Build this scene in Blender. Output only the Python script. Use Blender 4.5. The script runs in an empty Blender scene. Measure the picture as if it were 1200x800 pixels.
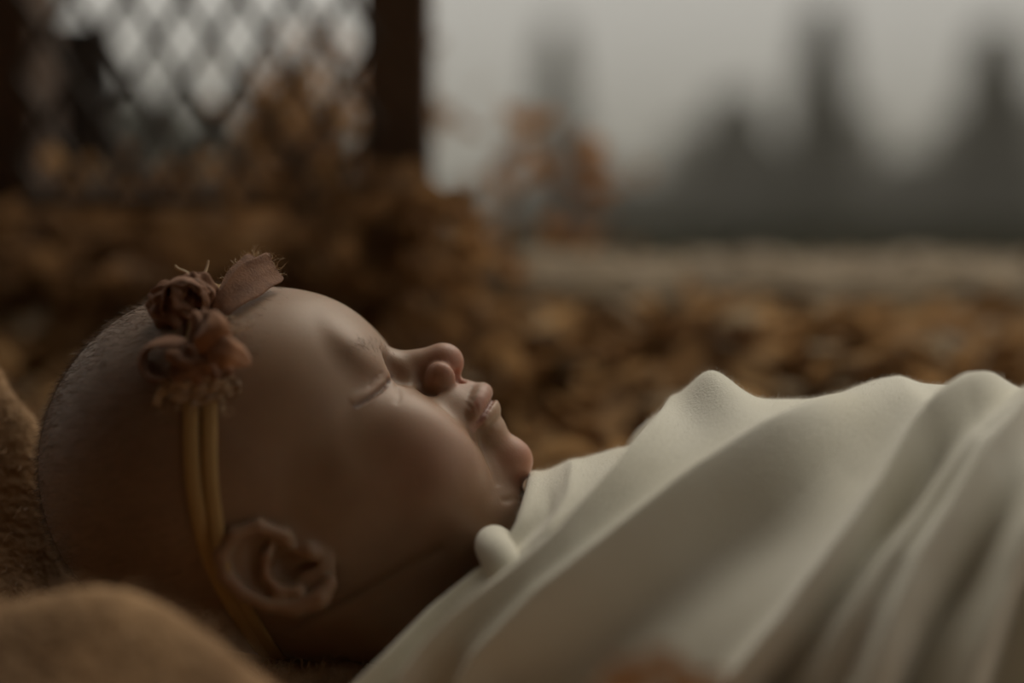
import bpy, math, random
import numpy as np
from mathutils import Vector, Matrix
from mathutils.bvhtree import BVHTree
random.seed(4); rng = np.random.default_rng(7)
sc = bpy.context.scene
col = sc.collection

# ------------------------------------------------------------------ camera
MM = .001
PITCH = math.radians(5.0)
DIST = 416.7                                   # camera to focal centre, mm
F = np.array([0, math.cos(PITCH), -math.sin(PITCH)])   # forward
UPV = np.array([0, math.sin(PITCH), math.cos(PITCH)])
RT = np.array([1., 0, 0])
ORG = np.array([0, 0, .132])                   # point the camera looks at
def world(P):                                  # (right, up, away) in mm about ORG -> world metres
    P = np.asarray(P, float)
    return ORG + (P[..., :1]*RT + P[..., 1:2]*UPV + P[..., 2:3]*F)*MM
CAMP = world([0, 0, -DIST])
cam = bpy.data.cameras.new('camera'); camo = bpy.data.objects.new('camera', cam); col.objects.link(camo)
cam.lens = 50; cam.sensor_width = 36
camo.location = CAMP; camo.rotation_euler = (math.pi/2 - PITCH, 0, 0)
cam.dof.use_dof = True; cam.dof.focus_distance = .405; cam.dof.aperture_fstop = 2.4
cam.clip_start = .01; cam.clip_end = 300
sc.camera = camo
def at(px, py, D):                             # world point seen at a pixel, D metres from camera
    r = RT*(px-600)/1666.7 + UPV*(400-py)/1666.7 + F
    return CAMP + r*D
def em(px, py, w):                             # mm in the baby's frame, w = mm beyond the middle plane
    s = (DIST+w)/1666.7
    return ((px-600)*s, (400-py)*s, w)

# ------------------------------------------------------------------ world, light, exposure
sc.view_settings.view_transform = 'Standard'; sc.view_settings.look = 'None'
sc.view_settings.gamma = 1; sc.view_settings.exposure = 0.0
wd = bpy.data.worlds.new('sky'); sc.world = wd; wd.use_nodes = True
nt = wd.node_tree; nt.nodes.clear()
o_ = nt.nodes.new('ShaderNodeOutputWorld'); bg = nt.nodes.new('ShaderNodeBackground')
tc = nt.nodes.new('ShaderNodeTexCoord'); sx = nt.nodes.new('ShaderNodeSeparateXYZ'); cr = nt.nodes.new('ShaderNodeValToRGB')
nt.links.new(tc.outputs['Generated'], sx.inputs[0]); nt.links.new(sx.outputs['Z'], cr.inputs[0])
nt.links.new(cr.outputs[0], bg.inputs[0]); nt.links.new(bg.outputs[0], o_.inputs[0])
for i_, (p_, c_) in enumerate([(0, (.15, .14, .115)), (.05, (.27, .255, .21)), (.15, (.50, .48, .43)), (.7, (.62, .58, .50))]):
    e_ = cr.color_ramp.elements[i_] if i_ < 2 else cr.color_ramp.elements.new(p_)
    e_.position = p_; e_.color = (*c_, 1)
bg.inputs[1].default_value = 1.0
sun = bpy.data.lights.new('overcast_sun', 'SUN'); suno = bpy.data.objects.new('overcast_sun', sun); col.objects.link(suno)
sun.energy = 1.6; sun.angle = math.radians(42); sun.color = (1, .91, .76)
sdir = Vector((.32, .54, .78)).normalized()    # towards the sun: behind the baby, to the right, high
suno.rotation_euler = sdir.to_track_quat('Z', 'Y').to_euler(); suno.location = (1, 1.5, 2)

# ------------------------------------------------------------------ materials
def mat(name, color, rough=.6, **kw):
    m = bpy.data.materials.new(name); m.use_nodes = True
    b = m.node_tree.nodes['Principled BSDF']
    b.inputs['Base Color'].default_value = (*color, 1); b.inputs['Roughness'].default_value = rough
    for k, v in kw.items(): b.inputs[k.replace('_', ' ')].default_value = v
    return m
def N(m, t): return m.node_tree.nodes.new('ShaderNode'+t)
def L(m, a, b): m.node_tree.links.new(a, b)
def bsdf(m): return m.node_tree.nodes['Principled BSDF']
def noise_color(m, stops, scale, detail=4, coord='Object', rough=.6):
    t = N(m, 'TexCoord'); n = N(m, 'TexNoise'); r = N(m, 'ValToRGB')
    n.inputs['Scale'].default_value = scale; n.inputs['Detail'].default_value = detail
    n.inputs['Roughness'].default_value = rough
    L(m, t.outputs[coord], n.inputs['Vector']); L(m, n.outputs['Fac'], r.inputs[0])
    e = r.color_ramp.elements
    for i, (p, c) in enumerate(stops):
        el = e[i] if i < 2 else e.new(p)
        el.position = p; el.color = (*c, 1)
    L(m, r.outputs[0], bsdf(m).inputs['Base Color'])
    return n, r
def bump(m, src, strength, dist=.001):
    b = N(m, 'Bump'); b.inputs['Strength'].default_value = strength; b.inputs['Distance'].default_value = dist
    L(m, src, b.inputs['Height']); L(m, b.outputs[0], bsdf(m).inputs['Normal']); return b
def noise_bump(m, scale, strength, dist=.001, detail=3):
    t = N(m, 'TexCoord'); n = N(m, 'TexNoise'); n.inputs['Scale'].default_value = scale
    n.inputs['Detail'].default_value = detail
    L(m, t.outputs['Object'], n.inputs['Vector']); return bump(m, n.outputs['Fac'], strength, dist)

skin = mat('skin', (.5, .28, .19), .48, Subsurface_Weight=.35, Subsurface_Scale=.006, Specular_IOR_Level=.5, Sheen_Weight=.18, Sheen_Roughness=.4)
bsdf(skin).inputs['Subsurface Radius'].default_value = (1, .35, .18)
at_ = N(skin, 'VertexColor'); at_.layer_name = 'tint'
tcs = N(skin, 'TexCoord'); nz = N(skin, 'TexNoise'); nz.inputs['Scale'].default_value = 90; nz.inputs['Detail'].default_value = 5
L(skin, tcs.outputs['Object'], nz.inputs['Vector'])
mx = N(skin, 'Mix'); mx.data_type = 'RGBA'; mx.blend_type = 'MULTIPLY'; mx.inputs[0].default_value = .35
rr = N(skin, 'ValToRGB'); rr.color_ramp.elements[0].position = .3; rr.color_ramp.elements[0].color = (.62, .52, .48, 1)
rr.color_ramp.elements[1].position = .7; rr.color_ramp.elements[1].color = (1, 1, 1, 1)
L(skin, nz.outputs['Fac'], rr.inputs[0]); L(skin, at_.outputs['Color'], mx.inputs[6]); L(skin, rr.outputs[0], mx.inputs[7])
L(skin, mx.outputs[2], bsdf(skin).inputs['Base Color'])
noise_bump(skin, 1600, .12, .0004, 2)

cloth = mat('white_knit_cloth', (.60, .56, .46), .95, Sheen_Weight=.35, Sheen_Roughness=.5)
tcl = N(cloth, 'TexCoord')
wv1 = N(cloth, 'TexWave'); wv1.inputs['Scale'].default_value = 420; wv1.bands_direction = 'X'; wv1.inputs['Distortion'].default_value = 9; wv1.inputs['Detail'].default_value = 2
nf = N(cloth, 'TexNoise'); nf.inputs['Scale'].default_value = 1300; nf.inputs['Detail'].default_value = 4
mp = N(cloth, 'Mapping'); mp.inputs['Rotation'].default_value = (0, math.radians(35), 0)
L(cloth, tcl.outputs['Object'], mp.inputs[0]); L(cloth, mp.outputs[0], wv1.inputs['Vector']); L(cloth, tcl.outputs['Object'], nf.inputs['Vector'])
ma = N(cloth, 'Math'); ma.operation = 'ADD'; ma.inputs[0].default_value = 0; L(cloth, nf.outputs['Fac'], ma.inputs[1])
bump(cloth, ma.outputs[0], .65, .0005)
nb = N(cloth, 'TexNoise'); nb.inputs['Scale'].default_value = 22; nb.inputs['Detail'].default_value = 3
L(cloth, tcl.outputs['Object'], nb.inputs['Vector'])
cb = N(cloth, 'ValToRGB'); cb.color_ramp.elements[0].position = .35; cb.color_ramp.elements[0].color = (.73, .70, .59, 1)
cb.color_ramp.elements[1].position = .65; cb.color_ramp.elements[1].color = (.80, .78, .69, 1)
L(cloth, nb.outputs['Fac'], cb.inputs[0]); L(cloth, cb.outputs[0], bsdf(cloth).inputs['Base Color'])

fuzzm = mat('cloth_fuzz', (.85, .82, .74), .9)
velvet = mat('brown_velvet', (.2, .1, .06), .8, Sheen_Weight=.25, Sheen_Roughness=.4)
bsdf(velvet).inputs['Sheen Tint'].default_value = (.8, .5, .38, 1)
noise_color(velvet, [(.3, (.125, .054, .028)), (.7, (.27, .125, .062))], 160)
noise_bump(velvet, 1500, .5, .0005)
petalm = mat('rust_velvet', (.3, .12, .05), .8, Sheen_Weight=.4)
noise_color(petalm, [(.3, (.22, .085, .03)), (.7, (.42, .18, .07))], 180)
noise_bump(petalm, 1500, .5, .0005)
bandm = mat('ochre_elastic', (.42, .26, .10), .8)
wvb = N(bandm, 'TexNoise'); wvb.inputs['Scale'].default_value = 1200
tb = N(bandm, 'TexCoord'); L(bandm, tb.outputs['Object'], wvb.inputs['Vector']); bump(bandm, wvb.outputs['Fac'], .4, .0004)
threadm = mat('frayed_thread', (.62, .46, .30), .8)
hairm = mat('baby_hair', (.16, .10, .06), .5)
lashm = mat('lash_hair', (.07, .04, .025), .5)
furm = mat('wool_fur', (.22, .13, .07), .85, Sheen_Weight=.3)
noise_color(furm, [(.3, (.20, .12, .055)), (.7, (.60, .38, .20))], 14)
woolb = mat('wool_base', (.16, .09, .05), .95)
noise_color(woolb, [(.3, (.17, .095, .045)), (.7, (.44, .27, .14))], 30); noise_bump(woolb, 260, .8, .002)
postm = mat('dark_stained_wood', (.05, .028, .016), .75)
noise_color(postm, [(.3, (.05, .026, .013)), (.7, (.12, .065, .033))], 18); noise_bump(postm, 120, .6, .002)
railm = mat('weathered_rail', (.22, .185, .15), .8)
noise_color(railm, [(.3, (.11, .073, .036)), (.55, (.21, .148, .082)), (.74, (.46, .37, .24))], 60); noise_bump(railm, 200, .7, .002)
wirem = mat('dark_netting', (.05, .035, .025), .7)
leafm = mat('dried_leaf', (.3, .13, .05), .75, Specular_IOR_Level=.2)
noise_color(leafm, [(.3, (.16, .085, .038)), (.5, (.31, .175, .08)), (.72, (.50, .31, .15))], 16, 3)
leafo = mat('orange_leaf', (.5, .2, .05), .7)
noise_color(leafo, [(.3, (.30, .14, .05)), (.7, (.48, .26, .11))], 20)
twigm = mat('twig', (.12, .07, .04), .8)
palem = mat('pale_leaf', (.40, .32, .22), .75)
def translucent(m, f):
    t = N(m, 'BsdfTranslucent'); mxs = N(m, 'MixShader'); mxs.inputs[0].default_value = f
    src = bsdf(m).inputs['Base Color'].links[0].from_socket if bsdf(m).inputs['Base Color'].is_linked else None
    if src: L(m, src, t.inputs['Color'])
    else: t.inputs['Color'].default_value = bsdf(m).inputs['Base Color'].default_value
    L(m, bsdf(m).outputs[0], mxs.inputs[1]); L(m, t.outputs[0], mxs.inputs[2])
    L(m, mxs.outputs[0], m.node_tree.nodes['Material Output'].inputs['Surface'])
litterm = mat('litter_leaf', (.4, .2, .1), .8, Specular_IOR_Level=.2)
noise_color(litterm, [(.3, (.24, .13, .055)), (.5, (.42, .25, .115)), (.72, (.62, .42, .22))], 16, 3)
for m_ in (leafm, leafo, palem, litterm, fuzzm): translucent(m_, .5)
earth = mat('brown_earth', (.10, .055, .03), .95)
noise_color(earth, [(.3, (.16, .09, .04)), (.7, (.30, .18, .085))], 3)
everm = mat('dark_evergreen', (.040, .038, .018), .9, Specular_IOR_Level=0)
trunkm = mat('tree_bark', (.07, .055, .04), .9)
fieldm = mat('misty_field', (.10, .10, .07), .95, Specular_IOR_Level=0)
noise_color(fieldm, [(.3, (.022, .022, .012)), (.7, (.045, .043, .025))], .5)

# ------------------------------------------------------------------ mesh helpers
def mk(name, V, Fc, m, parent=None, smooth=True, kind=None, loc=None):
    """V world metres; one mesh object, origin at loc or the centre of the base"""
    V = np.asarray(V, float)
    if loc is None:
        loc = (V.min(0)+V.max(0))/2; loc[2] = V[:, 2].min()
    me = bpy.data.meshes.new(name)
    if isinstance(Fc, np.ndarray):
        Fl = Fc.astype(np.int32); n = Fl.shape[1]
        me.vertices.add(len(V)); me.vertices.foreach_set('co', (V-loc).astype(np.float32).ravel())
        me.loops.add(Fl.size); me.loops.foreach_set('vertex_index', Fl.ravel())
        me.polygons.add(len(Fl)); me.polygons.foreach_set('loop_start', np.arange(0, Fl.size, n, dtype=np.int32))
        me.update(calc_edges=True)
    else:
        me.from_pydata((V-loc).tolist(), [], Fc)
    if smooth: me.polygons.foreach_set('use_smooth', np.ones(len(me.polygons), bool))
    me.materials.append(m)
    ob = bpy.data.objects.new(name, me); col.objects.link(ob)
    ob.location = loc
    if parent is not None: adopt(ob, parent)
    if kind: ob['kind'] = kind
    return ob
def abs_loc(p):
    v = Vector(p.location)
    return v if p.parent is None else abs_loc(p.parent)+v
def adopt(ob, parent):                          # every frame here is unrotated, so offsets are plain
    ob.location = Vector(ob.location) - abs_loc(parent); ob.parent = parent
def empty(name, loc, label, cat, group=None):
    o = bpy.data.objects.new(name, None); col.objects.link(o); o.location = loc; o.empty_display_size = .02
    return tag(o, label, cat, group)
def tag(o, label, cat, group=None, kind=None):
    o['label'] = label; o['category'] = cat
    if group: o['group'] = group
    if kind: o['kind'] = kind
    return o
def grid_faces(nu, nv, closed_v=False, off=0):
    i, j = np.meshgrid(np.arange(nu-1), np.arange(nv if closed_v else nv-1), indexing='ij')
    j2 = (j+1) % nv
    return np.stack([i*nv+j, (i+1)*nv+j, (i+1)*nv+j2, i*nv+j2], -1).reshape(-1, 4)+off
def tube(P, R, n=10, caps=True):
    P = np.asarray(P, float); m = len(P); R = np.broadcast_to(R, (m,))
    T = np.gradient(P, axis=0); T /= np.linalg.norm(T, axis=1)[:, None]+1e-12
    a = np.array([0, 0, 1.]) if abs(T[0, 2]) < .9 else np.array([1., 0, 0])
    V = []
    u = np.cross(T[0], a); u /= np.linalg.norm(u)
    for i in range(m):
        u = u-T[i]*np.dot(u, T[i]); u /= np.linalg.norm(u)+1e-12; v = np.cross(T[i], u)
        for k in range(n):
            an = 2*math.pi*k/n; V.append(P[i]+R[i]*(math.cos(an)*u+math.sin(an)*v))
    Fc = grid_faces(m, n, True).tolist()
    if caps: Fc += [list(range(n)), list(range((m-1)*n, m*n))[::-1]]
    return np.array(V), Fc
def merge(parts):
    V, Fc, o = [], [], 0
    for v, f in parts:
        V.append(np.asarray(v)); Fc += [[i+o for i in q] for q in (f.tolist() if isinstance(f, np.ndarray) else f)]; o += len(v)
    return np.concatenate(V), Fc
def spline(P, n):
    P = np.asarray(P, float)
    t = np.linspace(0, len(P)-1, n); i = np.clip(t.astype(int), 0, len(P)-2); f = (t-i)[:, None]
    g = lambda k: P[np.clip(k, 0, len(P)-1)]
    p0, p1, p2, p3 = g(i-1), g(i), g(i+1), g(i+2)
    return .5*(2*p1+(p2-p0)*f+(2*p0-5*p1+4*p2-p3)*f**2+(3*p1-p0-3*p2+p3)*f**3)
def hairs(roots, dirs, length, width, seg=3, curl=0., droop=0.):
    """thin flat tapered strands, vectorised; metres"""
    n = len(roots); d = dirs/np.linalg.norm(dirs, axis=1)[:, None]
    side = np.cross(d, rng.normal(size=(n, 3))); side /= np.linalg.norm(side, axis=1)[:, None]+1e-9
    up = np.cross(d, side); ph = rng.uniform(0, 6.28, n)
    length = np.broadcast_to(length, (n,)); V = np.zeros((n, seg+1, 2, 3))
    for k in range(seg+1):
        t = k/seg; w = width*(1-.75*t)
        c = roots + d*(length*t)[:, None] + (np.sin(ph+t*4)[:, None]*up+np.cos(ph+t*4)[:, None]*side)*(curl*length*t)[:, None]
        c[:, 2] -= droop*length*t*t
        V[:, k, 0] = c-side*w; V[:, k, 1] = c+side*w
    base = np.arange(n)[:, None]*(seg+1)*2; k = np.arange(seg)[None]*2
    q = np.stack([base+k, base+k+1, base+k+3, base+k+2], -1).reshape(-1, 4)
    return V.reshape(-1, 3), q

# ------------------------------------------------------------------ the baby's body, sculpted as one distance field
fine = lambda a, b, s: np.arange(a, b, s)
ax = np.concatenate([fine(-142, -72, .9), fine(-72, 10, .55), np.geomspace(1, 6, 12).cumsum()*1.0+9.5])
ax = np.concatenate([ax, np.arange(ax[-1]+5, 300, 5)])
ay = np.concatenate([fine(-118, -92, 2.2), fine(-92, -70, .9), fine(-70, 12, .55), fine(12, 26, 1.)])
az = np.concatenate([fine(-80, -52, 1.6), fine(-52, 10, .55), fine(10, 64, 1.3), fine(64, 82, 3)])
ax, ay, az = [a.astype(np.float32) for a in (ax, ay, az)]
D = np.full((len(ax), len(ay), len(az)), 60, np.float32)
def smin(a, b, k):
    h = np.clip(.5+.5*(b-a)/k, 0, 1); return b*(1-h)+a*h-k*h*(1-h)
def apply(prim, lo, hi, k, sub=False, pad=None):
    pad = (k*2+3) if pad is None else pad
    s = []
    for a, l, h in zip((ax, ay, az), lo, hi):
        i0 = np.searchsorted(a, l-pad); i1 = np.searchsorted(a, h+pad); s.append(slice(max(i0-1, 0), i1+1))
    s = tuple(s)
    X, Y, Z = np.meshgrid(ax[s[0]], ay[s[1]], az[s[2]], indexing='ij', sparse=True)
    d = prim(X, Y, Z).astype(np.float32)
    D[s] = -smin(-D[s], d, k) if sub else smin(D[s], d, k)
def ell(c, r, k, rotz=0, roty=0, rotx=0, sub=False, pad=None, both=False):
    R = (Matrix.Rotation(math.radians(rotz), 3, 'Z') @ Matrix.Rotation(math.radians(roty), 3, 'Y') @ Matrix.Rotation(math.radians(rotx), 3, 'X'))
    Ri = np.array(R.inverted())
    def prim(X, Y, Z):
        x, y, z = X-c[0], Y-c[1], Z-c[2]
        a = (Ri[0, 0]*x+Ri[0, 1]*y+Ri[0, 2]*z)/r[0]; b = (Ri[1, 0]*x+Ri[1, 1]*y+Ri[1, 2]*z)/r[1]; e = (Ri[2, 0]*x+Ri[2, 1]*y+Ri[2, 2]*z)/r[2]
        k0 = np.sqrt(a*a+b*b+e*e); k1 = np.sqrt((a/r[0])**2+(b/r[1])**2+(e/r[2])**2)+1e-6
        return k0*(k0-1)/k1
    m = max(r)
    apply(prim, [q-m for q in c], [q+m for q in c], k, sub, pad)
    if both: ell((c[0], c[1], -c[2]), r, k, rotz, -roty, -rotx, sub, pad)
def cap(p, q, r1, r2, k, sub=False, both=False):
    p, q = np.array(p, float), np.array(q, float); ba = q-p; bb = ba@ba+1e-9
    def prim(X, Y, Z):
        h = np.clip(((X-p[0])*ba[0]+(Y-p[1])*ba[1]+(Z-p[2])*ba[2])/bb, 0, 1)
        return np.sqrt((X-p[0]-h*ba[0])**2+(Y-p[1]-h*ba[1])**2+(Z-p[2]-h*ba[2])**2)-(r1+(r2-r1)*h)
    m = max(r1, r2)
    apply(prim, np.minimum(p, q)-m, np.maximum(p, q)+m, k, sub)
    if both: cap((p[0], p[1], -p[2]), (q[0], q[1], -q[2]), r1, r2, k, sub)
def chain(pts, r, k, sub=False):
    r = np.broadcast_to(r, (len(pts),))
    for a, b, r1, r2 in zip(pts[:-1], pts[1:], r[:-1], r[1:]): cap(a, b, r1, r2, k, sub)
# skull and face masses
ell((-84.5, -36, 0), (52, 52, 46.5), 1, pad=200)
ell((-64, -17, 0), (31, 31.5, 38), 8)
ell((-40, -34, 0), (25, 26, 31), 9)                                  # middle of the face
ell((-19, -22.4, 0), (11.4, 11.2, 12), 5)
ell((-13.5, -15.2, 0), (5.2, 3.9, 5.5), 3)
ell((-7.0, -25.6, 0), (6.6, 5.2, 8.5), 3.5, rotz=-52)                              # muzzle above the mouth
ell((-52, -52, 0), (30, 24, 37), 9)                                  # jaw hinge area
ell((-17, -41, 0), (17.5, 13.5, 16), 6)                              # chin base
ell((-1.2, -35, 0), (7.4, 7.2, 7.6), 4.5)                           # chin button
ell((-14, -49, 0), (17.5, 13, 20), 4)                                # fold under the chin
ell((-27.5, -42, 17), (19, 22.5, 17), 7, rotz=-20, both=True)        # cheeks
ell((-48, -38, 19), (20, 21, 18.5), 8, both=True)
ell((-34, -27, 20), (14, 12, 12), 7, both=True)                      # cheek bones
# brow and sockets
ell((-45, -3.5, 14), (11, 5.5, 12), 6, rotz=-38, both=True)
ell((-33.4, -8.0, 11.2), (4.8, 3.2, 4.2), 5.0, rotz=-50, sub=True, both=True)
ell((-43.0, -16.6, 15.6), (8.4, 7.8, 9.8), 2.6, rotz=40, both=True)    # closed eyeballs
ell((-40.3, -13.5, 18.0), (4.6, 4.3, 5.6), 2.4, rotz=40, both=True)      # upper lid
# nose
cap((-35, -9.8, 0), (-21.5, -6.3, 0), 6.6, 5.0, 4.5)
ell((-19.6, -6.0, 0), (5.5, 5.4, 5.2), 2.5)
ell((-20.9, -10.4, 6.9), (4.6, 4.5, 3.0), 1.3, rotz=-30, both=True)
ell((-17.6, -10.5, 0), (2.4, 2.2, 1.8), 1.6)
ell((-15.4, -10.6, 3.5), (1.7, 2.6, 1.45), .8, rotz=20, sub=True, both=True)
ell((-25.6, -8.6, 9.2), (1.7, 4.6, 2.2), 2.2, rotz=-12, sub=True, both=True)   # crease behind the wing
ell((-23.3, -15.2, 9.2), (3.6, 1.5, 2.0), 2.0, rotz=-12, sub=True, both=True)
ell((-17.5, -22.5, 7.0), (7.2, 7.4, 6.0), 5, both=True)
# lips: arcs that run back to the corners of the mouth
def arc(front, corner, n=7, bow=.5):
    f, c = np.array(front, float), np.array(corner, float)
    out = []
    for t in np.linspace(-1, 1, 2*n-1):
        a = abs(t); q = f+(c-f)*(1-math.cos(a*math.pi/2))**.9; q[2] = c[2]*math.sin(a*math.pi/2)*(1 if t > 0 else -1); out.append(q)
    return out
up_ = arc((-8.6, -15.0, 0), (-11.8, -22.2, 11.5)); lo_ = arc((-6.6, -19.6, 0), (-11.0, -23.8, 11.0))
tp = np.sin(np.linspace(0, math.pi, len(up_)))
chain(up_, 1.3+1.3*tp, 1.8); chain(lo_, 1.3+1.5*tp, 1.8)
seam = arc((-5.6, -16.9, 0), (-9.6, -23.2, 12.6))
chain(seam, .45+.2*tp, .7, sub=True)
ell((-9.0, -25.6, 14.2), (1.6, 2.0, 2.0), 3, sub=True, both=True)    # dimple at the corner
cap((1.0, -25.0, -5), (1.0, -25.0, 5), 1.2, 1.2, 2.5, sub=True)      # hollow over the chin
cap((-10.5, -10.6, 0), (-14.0, -9.8, 0), .7, .6, 1.8, sub=True)      # philtrum
# neck, trunk, arms, legs (wrapped in the cloth)
cap((-64, -62, 0), (-4, -76, 0), 29, 27, 10)
ell((55, -63, 0), (56, 25, 46), 8); ell((112, -58, 0), (62, 32, 42), 10)
cap((18, -70, 40), (62, -74, 50), 12, 10, 6, both=True); cap((62, -74, 50), (48, -50, 20), 10, 8, 5, both=True)
ell((44, -46, 14), (9, 5, 9), 4, both=True)
cap((158, -66, 20), (214, -52, 32), 20, 15, 8, both=True); cap((214, -52, 32), (262, -78, 14), 14, 9, 6, both=True)
cap((262, -78, 14), (276, -70, 15), 8, 6, 5, both=True)
# ear (near and far side)
def ear(s):
    e = lambda px, py, w: (lambda q: (q[0], q[1], -q[2]*s if s < 0 else q[2]))(em(px, py, w))
    E = lambda px, py, w: em(px, py, w) if s > 0 else (em(px, py, w)[0], em(px, py, w)[1], -w)
    g = lambda l: [E(*q) for q in l]
    c0 = E(328, 664, -40)
    cap(E(345, 664, -30), E(318, 662, -38.5), 7.5, 6.5, 3)
    ell(c0, (15.6, 11.2, 2.3), 1.6, rotz=-22, roty=-12*s, rotx=6*s)
    c1 = E(324, 662, -43.2)
    ell(c1, (12.6, 8.6, 2.8), 1.2, rotz=-22, roty=-12*s, rotx=6*s, sub=True)
    chain(g([(348, 652, -39), (333, 628, -42), (303, 617, -44), (274, 627, -45.5), (259, 650, -46), (264, 675, -45.5),
             (284, 695, -44.5), (314, 709, -43.5), (346, 712, -42.3), (374, 702, -41), (386, 684, -39.5)]),
          [1.3, 1.8, 2.0, 2.1, 2.1, 2.0, 1.9, 1.9, 2.2, 2.9, 2.2], .9)
    chain(g([(320, 634, -42), (312, 652, -43), (312, 672, -43), (326, 692, -42.4), (348, 692, -41.6)]), [1, 1.5, 1.6, 1.6, 1.7], 1.4)
    ell(E(335, 665, -41.5), (4.6, 4.4, 4.5), 1.0, rotz=-20, sub=True)
    ell(E(356, 662, -40), (4.4, 1.6, 4), 1.0, rotz=14, sub=True)
    ell(E(362, 646, -39.0), (3.6, 2.3, 2.6), 1.5, rotz=-30)
    ell(E(296, 655, -43.6), (1.6, 5.2, 1.4), 1.2, rotz=8, sub=True)
ear(1); ear(-1)

def surface_nets(D, ax, ay, az):
    S = D < 0
    c = [S[i:S.shape[0]-1+i, j:S.shape[1]-1+j, k:S.shape[2]-1+k] for i in (0, 1) for j in (0, 1) for k in (0, 1)]
    anyc = c[0].copy(); allc = c[0].copy()
    for q in c[1:]: anyc |= q; allc &= q
    act = anyc & ~allc
    I, J, K = np.nonzero(act); n = len(I)
    idx = np.full(act.shape, -1, np.int32); idx[I, J, K] = np.arange(n)
    P = np.zeros((n, 3)); cnt = np.zeros(n)
    corners = [(i, j, k) for i in (0, 1) for j in (0, 1) for k in (0, 1)]
    for a in corners:
        for d in range(3):
            if a[d]: continue
            b = list(a); b[d] = 1
            da = D[I+a[0], J+a[1], K+a[2]]; db = D[I+b[0], J+b[1], K+b[2]]
            m = (da < 0) != (db < 0); t = np.where(m, da/(da-db+1e-12), 0)
            for q, A in enumerate((ax, ay, az)):
                ii = (I, J, K)[q]
                v = A[ii+a[q]]
                if q == d: v = v+t*(A[ii+1]-A[ii])
                P[:, q] += np.where(m, v, 0)
            cnt += m
    P /= cnt[:, None]
    Q = []
    for d in range(3):
        sl0 = [slice(1, -1)]*3; sl0[d] = slice(0, -1); sl1 = list(sl0); sl1[d] = slice(1, None)
        A, B = S[tuple(sl0)], S[tuple(sl1)]
        for flip, M in ((False, A & ~B), (True, ~A & B)):
            ijk = list(np.nonzero(M))
            for q in range(3):
                if q != d: ijk[q] = ijk[q]+1
            e, f = [(1, 2), (2, 0), (0, 1)][d]
            def cell(de, df):
                z = [v.copy() for v in ijk]; z[e] -= de; z[f] -= df; return idx[z[0], z[1], z[2]]
            q = np.stack([cell(1, 1), cell(0, 1), cell(0, 0), cell(1, 0)], 1)
            Q.append(q[:, ::-1] if flip else q)
    return P, np.concatenate(Q)
def edges_of(Q):
    e = np.concatenate([Q[:, [0, 1]], Q[:, [1, 2]], Q[:, [2, 3]], Q[:, [3, 0]]]); return np.unique(np.sort(e, 1), axis=0)
def relax(P, Q, it, f=.5):
    e = edges_of(Q); n = len(P)
    deg = np.bincount(e.ravel(), minlength=n)[:, None]
    for _ in range(it):
        s = np.stack([np.bincount(e[:, 0], P[e[:, 1], q], n)+np.bincount(e[:, 1], P[e[:, 0], q], n) for q in range(3)], 1)
        P = P+f*(s/deg-P)
    return P
def normals(P, Q):
    nn = np.cross(P[Q[:, 2]]-P[Q[:, 0]], P[Q[:, 3]]-P[Q[:, 1]]); out = np.zeros_like(P)
    for k in range(4):
        for q in range(3): out[:, q] += np.bincount(Q[:, k], nn[:, q], len(P))
    return out/(np.linalg.norm(out, axis=1)[:, None]+1e-12)
P, Q = surface_nets(D, ax, ay, az)
P = relax(P, Q, 3, .5)
NR = normals(P, Q)
def poly_dist(P, L3):
    """distance to polyline, parameter along it, offset vector"""
    best = np.full(len(P), 1e9); tt = np.zeros(len(P)); off = np.zeros_like(P); L3 = np.asarray(L3, float)
    for i, (a, b) in enumerate(zip(L3[:-1], L3[1:])):
        ba = b-a; h = np.clip(((P-a)@ba)/(ba@ba), 0, 1); v = P-a-h[:, None]*ba; d = np.linalg.norm(v, axis=1)
        m = d < best; best[m] = d[m]; tt[m] = (i+h[m])/(len(L3)-1); off[m] = v[m]
    return best, tt, off
head = P[:, 0] < 20
bvh0 = BVHTree.FromPolygons([tuple(p) for p in P], Q.tolist())
def hit(px, py):                                # where the ray through a pixel meets the skin, in mm
    o = Vector((0, 0, -DIST)); d = Vector(((px-600)/1666.7, (400-py)/1666.7, 1)).normalized()
    h = bvh0.ray_cast(o, d)
    return (np.array(h[0]), np.array(h[1])) if h[0] is not None else (None, None)
def crease(px_pts, depth, wid, taper=True, raise_off=None, raise_h=0, raise_w=1, both=True):
    """a fold line traced on the skin, mirrored on the far side"""
    global P
    pts = [hit(*p)[0] for p in px_pts]; pts = [p for p in pts if p is not None]
    pts = spline(pts, 24)
    for s in ((1, -1) if both else (1,)):
        L3 = pts*[1, 1, s]
        m = np.nonzero(np.linalg.norm(P-L3.mean(0), axis=1) < 45)[0]
        d, t, off = poly_dist(P[m], L3)
        w = np.sin(np.clip(t, 0, 1)*math.pi)**.5 if taper else 1
        P[m] -= NR[m]*(depth*np.exp(-(d/wid)**2)*w)[:, None]
        if raise_off is not None:
            side = off@np.array([*raise_off, 0])
            P[m] += NR[m]*(raise_h*np.exp(-((side-raise_w)/raise_w)**2)*(d < raise_w*3)*w)[:, None]
    return pts
eye_px = [(457.5, 440), (455, 447), (450, 453), (443, 459), (434, 465.5), (425, 471), (416, 477)]
eye_line = crease(eye_px, 1.0, .6, raise_off=(-.6, .75), raise_h=.55, raise_w=1.5)
crease([(455, 437), (447, 437.5), (439, 442), (434, 448), (432, 456)], .35, .5)
crease([(453, 442), (446, 443.5), (440, 448), (437, 455)], .28, .45)
crease([(461, 446), (466, 455), (467, 466), (463, 474)], .3, .9)
crease([(586, 586), (596, 586), (606, 583)], .3, 1.1)
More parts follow.
